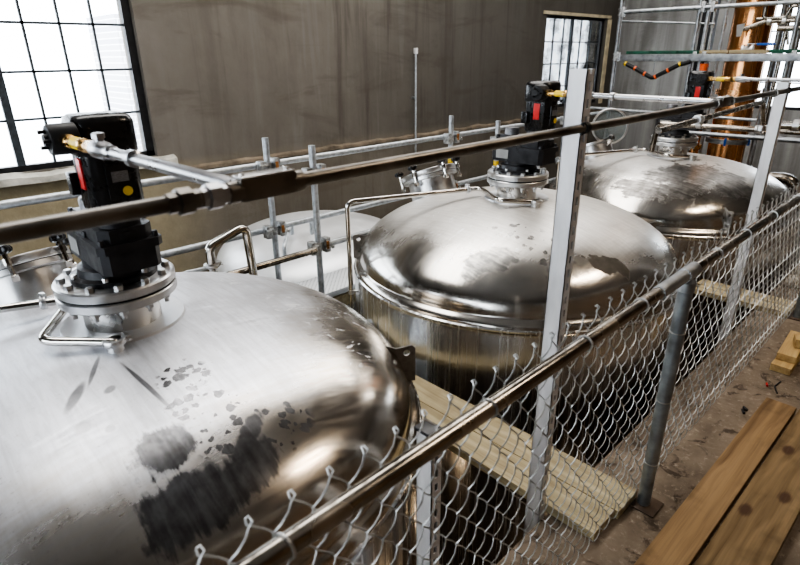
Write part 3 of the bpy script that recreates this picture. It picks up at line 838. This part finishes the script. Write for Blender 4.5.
# ------------------------------------------------------------------ fence
FY = .61; FZ = 1.055; FX0, FX1 = -.6, 9.0
PX = (2.02, 4.56, 7.1)
FN = thing('chain_link_fence', 'galvanised chain link fence with steel top rail along the walkway edge', 'fence', (PX[0], FY, 0))
og = FN.location
MB().cyl((FX0, FY, FZ), (FX1, FY, FZ), .0205, 24).build('top_rail', M['steel_rail'] if 'steel_rail' in M else M['steel_dark'], FN, og)
for x in PX:
    p = MB().cyl((x, FY, 0), (x, FY, FZ-.03), .026, 24).build('post', M['post_galv'], FN, og)
    MB().lathe([(.0, -.035), (.030, -.035), (.030, .0), (.02, .012), (0, .015)], 24, Matrix.Translation((x, FY, FZ-.035))).lathe([(.0206, -.05), (.0265, -.05), (.0265, .05), (.0206, .05)], 24, frame((x, FY, FZ), (1, 0, 0))).build('loop_cap', M['galv'], p, og)
    MB().box((x, FY-.01, .004), (.11, .11, .008), bev=.002).build('base_plate', M['rust_dark'], p, og)
    for z in (.22, .52, .82): 
        MB().lathe([(.0255, -.002), (.029, -.002), (.029, .002), (.0255, .002)], 20, Matrix.Translation((x, FY, z))).build('tie_wire', M['galv_wire'], p, og)
# rail sleeve left of the first post
MB().cyl((PX[0]-.26, FY, FZ), (PX[0]-.03, FY, FZ), .0235, 24).build('rail_sleeve', M['galv'], FN, og)
for x in (.33, .86, 1.28, 1.63, 2.3, 2.65, 3.05, 3.5, 3.95, 4.3, 4.9, 5.4):
    MB().lathe([(.0205, -.0022), (.0245, -.0022), (.0245, .0022), (.0205, .0022)], 20, frame((x, FY, FZ), (1, .15, 0))).build('tie_wire', M['galv_wire'], FN, og)
# woven fabric: flattened spirals, each strand alternately in front and behind
hw = .0395; vz = .048; wr = .0020
NZ = 22; ztop = 1.108
mesh = MB()
ny = FY+.031
i = 0
x = FX0+.02
while x < FX1-.05:
    s0 = i % 2
    xl, xr = x, x+hw
    pts = []
    for k in range(NZ+1):
        right = (k+s0) % 2
        z = ztop-k*vz
        xx = xr+.0012 if right else xl-.0012
        sgn = 1 if right else -1
        if k == 0:
            pass
        # spiral: the strand crosses front/back between the apexes
        if k < NZ:
            for q in (0, .1, .35, .65, .9):
                e = (1-math.cos(PI*q))/2*.35+q*.65
                x2 = xl-.0012 if right else xr+.0012
                pts.append((xx+(x2-xx)*e, ny+(-.0085 if right else .0045)*math.sin(PI*q), z-q*vz))
    if s0:  # strand whose top end is at the right: bend up into the knuckle
        top = pts[0]
        pts = [(top[0]-.002, ny+.006, ztop+.008), (top[0]+.002, ny+.002, ztop+.013), (top[0]+.004, ny-.005, ztop+.007)] + pts[1:]
    else:
        top = pts[0]
        pts = [(top[0]+.002, ny+.005, ztop+.007), (top[0]-.002, ny, ztop+.013), (top[0]-.003, ny-.005, ztop+.005)] + pts[1:]
    mesh.sweep(pts, wr, 5, caps=True)
    x += hw; i += 1
mesh.build('chain_link_mesh', M['galv_wire'], FN, og)

# ------------------------------------------------------------------ planks and offcuts
def plank(name, x0, x1, y0, y1, z0, z1, mat, label, group=None, rz=0, cat='plank'):
    m = MB().box((0, 0, (z1-z0)/2), (x1-x0, y1-y0, z1-z0), bev=.003)
    o = m.build(name, M[mat], None, smooth=False)
    o.location = ((x0+x1)/2, (y0+y1)/2, z0); o.rotation_euler = (0, 0, rz)
    return tag(o, label, cat, group)
g1 = 'pale planks bridging between the near tanks'
poly = [(1.682, .66), (1.852, .66), (1.852, 3.05), (1.682, 3.05)]
for k in range(15):     # cut round the tank wall
    a = .402-.804*k/14
    poly.append((T1[0]+1.193*math.cos(a), T1[1]+1.193*math.sin(a)))
o = MB().prism([(x-1.767, y-1.85) for x, y in poly], .041).build('plank', M['plank_pale'], smooth=False)
o.location = (1.767, 1.85, .001)
tag(o, 'left pale plank of the pair between the nearest and middle tanks, cut round the tank', 'plank', g1)
plank('plank', 1.857, 2.03, .645, 3.02, .001, .042, 'plank_pale', 'right pale plank of the pair between the nearest and middle tanks', g1)
plank('plank', 4.50, 4.63, .66, 1.30, .001, .042, 'plank_pale', 'pale plank behind the fence between middle and farthest tanks, nearer one', 'planks between the far tanks')
plank('plank', 4.64, 4.77, .66, 1.33, .001, .042, 'plank_pale', 'pale plank behind the fence between middle and farthest tanks, farther one', 'planks between the far tanks')
a_ = math.atan2(-.055, 1.57)*.55
plank('plank', 1.0, 3.21, .342, .482, .001, .040, 'plank_brown', 'orange-brown knotty plank lying on the walkway next to the fence', 'old planks on the walkway', a_)
plank('plank', 1.0, 3.22, .135, .330, .001, .040, 'plank_grey', 'wider grey-brown knotty plank lying on the walkway at the right edge', 'old planks on the walkway', a_)
plank('wood_block', 3.62, 4.15, .44, .545, .001, .045, 'block_wood', 'lower pine offcut on the walkway by the fence', 'pine offcuts by the fence', .0, 'wood block')
plank('wood_block', 3.70, 4.10, .45, .55, .046, .088, 'block_wood', 'upper pine offcut lying on another offcut by the fence', 'pine offcuts by the fence', .05, 'wood block')
plank('wood_block', 3.84, 3.93, .44, .50, .089, .145, 'block_wood', 'short pine cube on top of the stacked offcuts', 'pine offcuts by the fence', .3, 'wood block')
# joist carrying the far ends of the planks, post under their near edge
j = thing('joist', 'dark steel joist under the far ends of the pale planks', 'beam', (1.85, 2.95, -.1))
MB().box((1.85, 2.93, -.045), (.62, .06, .09), bev=.004).cyl((1.62, 2.93, ZL), (1.62, 2.93, -.05), .03).cyl((2.08, 2.93, ZL), (2.08, 2.93, -.05), .03).build('beam', M['galv'], j, j.location)
# debris
tag(MB().tube([(0, 0, .004), (.07, .03, .004), (.15, .02, .004)], .004, .02, 6).build('stick', M['charcoal']), 'thin dark stick lying on the walkway by the offcuts', 'stick').location = (3.36, .44, 0)
tag(MB().sweep([(0, 0, .006), (.03, .01, .006)], .006, 8).build('wire_scrap', M['red']), 'tiny red scrap lying on the concrete walkway', 'scrap').location = (3.40, .50, 0)
o = MB().sweep([(.0, .0, .006), (.025, .015, .008), (.045, 0, .006), (.06, .02, .006)], .007, 7).build('rubber_scrap', M['black_matt'])
tag(o, 'black curled rubber scrap near the plank ends', 'scrap').location = (3.02, .51, 0)
# concrete rubble lump beyond the far end of the fence
def rock(s, seed):
    m = MB(); b2 = bmesh.new(); bmesh.ops.create_icosphere(b2, subdivisions=3, radius=1)
    b2.verts.index_update()
    vs = []
    for v in b2.verts:
        n = v.co.normalized(); k = 1+.25*mnoise.noise(n*1.6+V((seed, 0, 0)))+.1*mnoise.noise(n*4+V((0, seed, 0)))
        vs.append(V((n.x*s[0]*k, n.y*s[1]*k, max(-.35*s[2], n.z*s[2]*k)+.35*s[2])))
    m._new(vs, [[v.index for v in f.verts] for f in b2.faces]); b2.free(); return m
M['rubble'] = simple('pale_rubble', (.42, .38, .32), .9, 0., .3, 8, bump=.5)
for k, (x, y, s_, lb) in enumerate([(5.55, .76, (.16, .08, .11), 'largest pale concrete lump behind the far fence'), (5.25, .78, (.10, .06, .06), 'small pale concrete lump in front of the larger one'), (5.95, .76, (.12, .08, .08), 'farthest pale concrete lump behind the fence')]):
    tag(rock(s_, k*3.1).build('concrete_lump', M['rubble'], angle=60), lb, 'rubble', 'concrete lumps behind the fence').location = (x, y, 0)

# ------------------------------------------------------------------ scaffold behind the front row
SF = thing('scaffold', 'galvanised tube scaffold with guard rails and perforated deck behind the front tanks', 'scaffold', (2.3, 3.5, ZL))
og = SF.location
YB, YN = 3.75, 3.32
def coup(c, p, mat='coupler', rusty=False):
    x, y, z = c
    m = MB()
    m.lathe([(.024, -.032), (.032, -.032), (.032, .032), (.024, .032)], 16, frame((x, y, z), (0, 0, 1)))
    m.box((x-.062, y-.01, z), (.05, .07, .10), bev=.006); m.box((x+.062, y-.01, z+.005), (.045, .07, .115), bev=.006)
    m.cyl((x-.09, y-.045, z+.02), (x-.03, y-.045, z+.02), .009, 8).cyl((x+.03, y-.045, z-.015), (x+.1, y-.045, z-.015), .009, 8)
    m.hexbolt((x+.095, y-.045, z-.015), .017, .016, V((1, 0, 0)))
    o = m.build('coupler', M[mat], p, og)
    MB().box((x+.052, y-.05, z+.008), (.022, .012, .06), bev=.003).build('coupler_wedge', M['rust'], o, og)
poles = [(2.255, YB, 1.215, (1.0, .50)), (2.365, YN, 1.19, (.99, .44)), (4.37, YB, 1.215, (1.0, .5)), (4.56, YN, 1.18, (.99, .44)), (6.55, YB, 1.2, (1.0, .5)), (-1.4, YB, 1.2, (1., .5)), (-1.4, YN, 1.2, (.99, .44))]
for i, (x, y, zt, cz) in enumerate(poles):
    p = MB().cyl((x, y, ZL), (x, y, zt), .0242, 20).build('pole', M['galv_pale'], SF, og)
    MB().box((x, y, ZL+.005), (.15, .15, .01)).build('base_plate', M['galv'], p, og)
    for z in cz: coup((x, y, z), p)
    if i in (2, 3): MB().cyl((x, y, .62), (x, y, .80), .0252, 20).build('yellow_tape', M['yellow'], p, og)
    if i in (2, 3): MB().prism([(0, 0), (.06, 0), (.03, .06)], .004, Matrix.Translation((x-.11, y-.09, .86)) @ Matrix.Rotation(PI/2, 4, 'X')).build('white_tag', M['white'], p, og)
MB().cyl((-2.2, YB+.05, 1.01), (7.7, YB+.05, 1.01), .0242, 20).build('guard_rail', M['galv_pale'], SF, og)
MB().cyl((-2.2, YN-.05, .995), (7.0, YN-.05, .995), .0242, 20).build('guard_rail', M['galv_pale'], SF, og)
MB().cyl((-2.2, YB+.05, .50), (7.4, YB+.05, .50), .0242, 20).build('mid_rail', M['galv_pale'], SF, og)
plabel(MB().cyl((-2.2, YN-.05, .435), (2.30, YN-.05, .435), .0242, 20).build('mid_rail', M['steel_dark'], SF, og), 'dark mid rail')
MB().cyl((2.42, YN-.03, .45), (7.0, YN-.03, .45), .0242, 20).build('mid_rail', M['galv'], SF, og)
for x in (2.30, 4.46): MB().cyl((x, YN-.1, -.06), (x, YB+.1, -.06), .0242, 16).build('transom', M['galv'], SF, og)
MB().box((4.6, 3.535, -.01), (4.62, .36, .05), bev=.006).build('deck', M['deck'], SF, og)
MB().box((2.255, 3.67, .008), (.07, .10, .05), bev=.01).box((2.255, 3.42, .008), (.07, .08, .05), bev=.01).build('deck_hook', M['charcoal'], SF, og)
MB().box((4.6, 3.38, -.10), (4.4, .05, .10), bev=.004).build('ledger', M['plank_pale'], SF, og)
# thin rod on the wall
rd = thing('wall_rod', 'thin pale rod standing against the back wall', 'rod', (7.14, 6.93, .3))
MB().cyl((0, 0, -.35), (0, 0, 1.52), .017, 10).build('rod', M['galv_pale'], rd)
MB().box((0, 0, 1.53), (.06, .05, .09), bev=.01).build('rod_cap', M['white'], rd)
MB().box((0, .04, .8), (.05, .06, .03)).build('clip', M['galv'], rd)

# ------------------------------------------------------------------ scaffold tower at the far end
TX = 8.0
TW = thing('scaffold_tower', 'tall tube scaffold tower with green-edged deck at the far right', 'scaffold', (TX, 3.0, ZL))
og = TW.location
for (y, r_, mt, zt) in ((3.90, .026, 'galv', 4.6), (2.885, .024, 'galv', 4.6), (2.775, .024, 'galv_pale', 4.6), (1.82, .026, 'galv', 4.6)):
    p = MB().cyl((TX, y, ZL), (TX, y, zt), r_, 18).build('pole', M[mt], TW, og)
    MB().box((TX, y, ZL+.005), (.15, .15, .01)).build('base_plate', M['galv'], p, og)
    for z in (1.72, 2.28):
        MB().lathe([(.024, -.045), (.038, -.045), (.038, -.03), (.03, -.025), (.03, .025), (.038, .03), (.038, .045), (.024, .045)], 14, frame((TX, y, z), (0, 0, 1))).box((TX-.05, y-.055, z), (.05, .05, .12), bev=.008).build('coupler', M['coupler'], p, og)
MB().cyl((TX-.05, 3.82, 2.275), (TX-.05, -.5, 2.275), .0242, 18).build('guard_rail', M['galv'], TW, og)
MB().cyl((TX+.05, 3.9, 2.17), (TX+.05, 2.7, 2.09), .012, 10).build('brace', M['galv'], TW, og)
m = MB().box((TX-.05, 1.6, 1.705), (.06, 4.4, .085), bev=.008)
m.build('deck_beam', M['galv'], TW, og)
for (y0, y1, mt) in ((3.72, 3.40, 'green'), (3.39, 3.05, 'green'), (3.04, 2.79, 'green'), (2.78, 2.45, 'plank_pale'), (2.44, 2.02, 'plank_pale'), (2.01, 1.55, 'green'), (1.54, .9, 'green')):
    MB().box((TX+.25, (y0+y1)/2, 1.772), (.64, y0-y1, .038), bev=.004).build('deck_board', M[mt], TW, og)
MB().cyl((TX-.06, 3.0, .795), (TX-.06, .4, .815), .028, 18).build('lower_rail', M['galv'], TW, og)
MB().cyl((TX, 4.6, 1.03), (TX, 2.0, 1.0), .02, 14).build('lower_rail', M['galv_pale'], TW, og)
# hose slung under the deck
hs = thing('hose', 'black hose with orange rings slung in a V under the far deck', 'hose', (TX-.08, 3.3, 1.45))
og = hs.location
hp = fillet([(TX-.08, 3.72, 1.64), (TX-.08, 3.55, 1.57), (TX-.08, 3.31, 1.455), (TX-.08, 3.0, 1.62), (TX-.08, 2.86, 1.66)], .08, 5)
MB().sweep(hp, .026, 12).build('hose_body', M['black_matt'], hs, og)
for q in ((3.70, 1.632, 'yellow'), (3.56, 1.575, 'orange'), (3.42, 1.507, 'orange'), (3.27, 1.474, 'orange'), (3.12, 1.555, 'orange'), (2.98, 1.63, 'yellow')):
    d = V((0, .43, .17)) if q[0] > 3.31 else V((0, -.31, .165))
    MB().lathe([(.022, -.012), (.029, -.012), (.029, .012), (.022, .012)], 14, frame((TX-.08, q[0], q[1]), d)).build('hose_ring', M[q[2]], hs, og)
MB().cyl((TX-.08, 3.31, 1.455), (TX-.08, 3.31, 1.67), .006, 8).build('hanger', M['galv'], hs, og)
# black beam behind the tower
bb = thing('steel_column', 'black steel column behind the scaffold tower', 'column', (8.9, 3.06, ZL))
MB().box((0, .07, 3.5), (.14, .016, 7.0)).box((0, -.07, 3.5), (.14, .016, 7.0)).box((-.05, 0, 3.5), (.012, .13, 7.0)).build('beam', M['black_matt'], bb, smooth=False)
MB().box((0, 0, .01), (.22, .22, .02)).build('base_plate', M['charcoal'], bb, smooth=False)

# ------------------------------------------------------------------ copper column and its pipework
CX, CYY = 8.62, 2.45
cc = thing('copper_column', 'tall bright copper still column at the far right', 'still column', (CX, CYY, ZL))
MB().lathe([(0, 0), (.225, 0), (.225, 7.0), (0, 7.0)], 64).build('column', M['copper'], cc, angle=50)
for z in (.66, 1.28, 2.42):
    fl = MB().lathe([(.22, -.03), (.265, -.03), (.265, -.006), (.255, -.004), (.255, .004), (.265, .006), (.265, .03), (.22, .03)], 64, Matrix.Translation((0, 0, z-ZL))).build('flange_ring', M['copper'] if z != .66 else M['galv'], cc)
    if z == .66:
        for a in (190, 265): 
            MB().box((.262*math.cos(math.radians(a)), .262*math.sin(math.radians(a)), z-ZL), (.03, .03, .10), rot=Matrix.Rotation(math.radians(a), 3, 'Z'), bev=.006).build('blue_clamp', M['blue'], fl)
c2 = thing('copper_pipe', 'narrower copper pipe standing left of the copper column', 'pipe', (8.62, 2.86, ZL))
MB().cyl((0, 0, 0), (0, 0, 3.45), .062, 24).build('pipe', M['copper'], c2)
MB().lathe([(0, 3.45), (.08, 3.45), (.08, 3.52), (.04, 3.56), (0, 3.57)], 24).build('pipe_cap', M['copper'], c2)
MB().lathe([(.06, -.03), (.09, -.03), (.09, .03), (.06, .03)], 24, Matrix.Translation((0, 0, 3.13))).build('pipe_union', M['brass'], c2)
# valve with blue grip on a stub of the column
vv = thing('ball_valve', 'steel ball valve with blue lever in front of the copper column', 'valve', (8.2, 2.32, 1.80))
MB().cyl((.22, .06, .0), (0, 0, 0), .025, 14).lathe([(0, -.06), (.05, -.06), (.05, -.04), (.035, -.03), (.045, 0), (.035, .03), (.05, .04), (.05, .06), (0, .06)], 16, frame((0, 0, 0), (0, 1, 0))).cyl((0, 0, 0), (0, 0, .06), .014, 10).build('valve_body', M['steel_satin'], vv)
MB().box((0, -.05, .058), (.02, .14, .008)).build('lever', M['steel_satin'], vv)
MB().box((0, -.19, .052), (.032, .20, .03), bev=.01).build('lever_grip', M['blue'], vv)
# pipe manifold at the upper right
mf = thing('pipe_manifold', 'tangle of brown steel pipes and bends above the far deck', 'pipework', (8.25, 1.9, 2.12))
og = mf.location
for pts, r_ in (([(8.25, 2.30, 2.13), (8.25, 1.0, 2.15)], .02), ([(8.22, 2.42, 2.02), (8.22, 2.20, 2.10), (8.22, 1.2, 2.10)], .026), ([(8.2, 2.22, 2.32), (8.2, 2.22, 2.13), (8.2, 2.0, 2.13), (8.2, 1.95, 2.25), (8.2, 1.7, 2.25)], .02), ([(8.2, 2.05, 2.02), (8.2, 1.4, 2.02)], .03), ([(8.3, 2.1, 2.6), (8.3, 1.93, 1.84)], .014), ([(8.3, 1.98, 2.5), (8.3, 1.98, .9)], .022)):
    MB().tube(pts, r_, .05, 12).build('pipe', M['steel_dark'], mf, og)
for y in (2.15, 2.0, 1.85, 1.7):
    MB().lathe([(.02, -.02), (.045, -.02), (.045, .02), (.02, .02)], 12, frame((8.22, y, 2.10), (0, 1, 0))).build('pipe_union', M['steel_satin'], mf, og)
tg = MB().prism([(-.02, -.075), (.03, -.08), (.05, .05), (-.04, .07)], .006, Matrix.Translation((8.15, 2.43, 2.02)) @ Matrix.Rotation(PI/2, 4, 'Y') @ Matrix.Rotation(PI/2, 4, 'Z')).build('metal_tag', M['glove'], mf, og)
# vertical service pipes beside the column
for (x, y, r_, mt, lb) in ((8.75, 2.16, .03, 'galv', 'slim vertical service pipe just right of the copper column'), (8.9, 2.98-.12, .02, 'galv_pale', 'slim vertical pipe between black column and copper column'), (9.2, 2.05, .035, 'galv', 'grey vertical service pipe right of the copper column'), (8.75, 2.96, .016, 'galv_pale', 'thin pale vertical pipe next to the black column')):
    s_ = thing('service_pipe', lb, 'pipe', (x, y, ZL), 'vertical service pipes at the far end')
    MB().cyl((0, 0, 0), (0, 0, 6.8), r_, 14).build('pipe', M[mt], s_)
    for z in (2.9, 3.9, 4.7): MB().lathe([(r_, -.03), (r_*1.5, -.03), (r_*1.5, .03), (r_, .03)], 12, Matrix.Translation((0, 0, z))).build('pipe_clip', M['coupler'], s_)
# steam pipes over the farthest tank
q1 = thing('steam_pipe', 'dark steel pipe running toward the walkway past the farthest drive', 'pipe', (5.3, 1.5, 1.19))
og = q1.location
MB().tube([(5.3, 2.12, .93), (5.3, 2.10, 1.18), (5.3, .2, 1.205)], .022, .05, 14).build('pipe', M['steel_dark'], q1, og)
for y in (1.75, 1.3): MB().lathe([(.022, -.02), (.032, -.02), (.032, .02), (.022, .02)], 14, frame((5.3, y, 1.195), (0, 1, 0))).build('pipe_union', M['steel_satin'], q1, og)
q2 = thing('steam_pipe', 'slim steel pipe just under the long conduit with a down-turned elbow', 'pipe', (4.2, 1.2, 1.42))
og = q2.location
MB().tube([(3.05, 1.2, 1.40), (4.86, 1.2, 1.435), (4.96, 1.2, 1.30), (4.98, 1.2, 1.22)], .0165, .06, 14).build('pipe', M['steel_dark'], q2, og)
MB().lathe([(.016, -.03), (.027, -.03), (.03, -.01), (.03, .01), (.027, .03), (.016, .03)], 10, frame((3.6, 1.2, 1.411), (1, 0, 0))).build('pipe_union', M['steel_satin'], q2, og)
MB().lathe([(.016, -.02), (.03, -.02), (.03, .02), (.016, .02)], 12, frame((4.97, 1.2, 1.24), (0, 0, 1))).build('pipe_union', M['steel_satin'], q2, og)
q3 = thing('steam_pipe', 'short polished pipe with a round bend entering from the right above the fence', 'pipe', (5.0, .9, 1.25))
og = q3.location
MB().tube([(5.08, 1.2, 1.20), (5.06, 1.17, 1.262), (5.06, .2, 1.29)], .03, .05, 16).build('pipe', M['steel'], q3, og)
MB().lathe([(.03, -.02), (.042, -.02), (.042, .02), (.03, .02)], 14, frame((5.06, 1.0, 1.267), (0, 1, 0))).build('pipe_union', M['steel_satin'], q3, og)
# curved hose right of the farthest tank
q4 = thing('elbow_pipe', 'thick curved steel elbow beside the far strut post', 'pipe', (7.22, 1.4, ZL))
og = q4.location
MB().tube([(7.22, 1.85, .46), (7.22, 1.34, .50), (7.22, 1.26, .30), (7.22, 1.26, ZL)], .055, .16, 18, 8).build('pipe', M['steel_dark'], q4, og)
MB().lathe([(.055, -.03), (.085, -.03), (.085, .03), (.055, .03)], 20, frame((7.22, 1.78, .465), (0, 1, 0))).build('flange_ring', M['steel_satin'], q4, og)
# orange cup hanging under the deck
oc = thing('orange_cup', 'small orange plastic cup hanging under the far scaffold deck', 'cup', (7.95, 2.70, 1.515))
MB().lathe([(0, .02), (.04, .02), (.052, .12), (.047, .12), (.036, .03), (0, .03)], 24).build('cup', M['orange'], oc)
MB().tube([(0, -.05, .11), (0, -.04, .143), (0, .04, .143), (0, .05, .11)], .006, .03, 8).build('handle', M['charcoal'], oc)

# ------------------------------------------------------------------ light
w = D.worlds.new('overcast_sky'); SC.world = w; w.use_nodes = True
nt = w.node_tree; bg = nt.nodes['Background']
tc = nt.nodes.new('ShaderNodeTexCoord'); sx = nt.nodes.new('ShaderNodeSeparateXYZ'); rp = nt.nodes.new('ShaderNodeValToRGB')
nt.links.new(tc.outputs['Generated'], sx.inputs[0]); nt.links.new(sx.outputs[2], rp.inputs[0]); nt.links.new(rp.outputs[0], bg.inputs[0])
rp.color_ramp.elements[0].color = (.80, .85, .92, 1); rp.color_ramp.elements[1].color = (.95, .97, 1, 1)
bg.inputs[1].default_value = 9.0
def area(name, loc, rot, sx_, sy_, power, col=(1, .97, .93)):
    l = D.lights.new(name, 'AREA'); l.shape = 'RECTANGLE'; l.size = sx_; l.size_y = sy_; l.energy = power; l.color = col
    o = D.objects.new(name, l); COL.objects.link(o); o.location = loc; o.rotation_euler = rot; return o
area('ceiling_light', (1.5, 4.0, 5.1), (0, 0, 0), 5.0, 2.2, 230)
area('ceiling_light', (6.5, 4.0, 5.1), (0, 0, 0), 5.0, 2.2, 200)
area('ceiling_light', (4.6, -.8, 5.1), (0, 0, 0), 2.2, .7, 95, (1, .84, .66))
area('ceiling_light', (11.5, 3.0, 5.1), (0, 0, 0), 3.0, 3.0, 150)
l = D.lights.new('lower_fill_light', 'POINT'); l.energy = 26; l.shadow_soft_size = .12; l.color = (1, .72, .45)
o = D.objects.new('lower_fill_light', l); COL.objects.link(o); o.location = (2.7, .2, -1.9)  # added warm fill, out of view, lifts the dark lower level
SC.view_settings.view_transform = 'AgX'
SC.view_settings.look = 'AgX - High Contrast'
SC.view_settings.exposure = -0.1
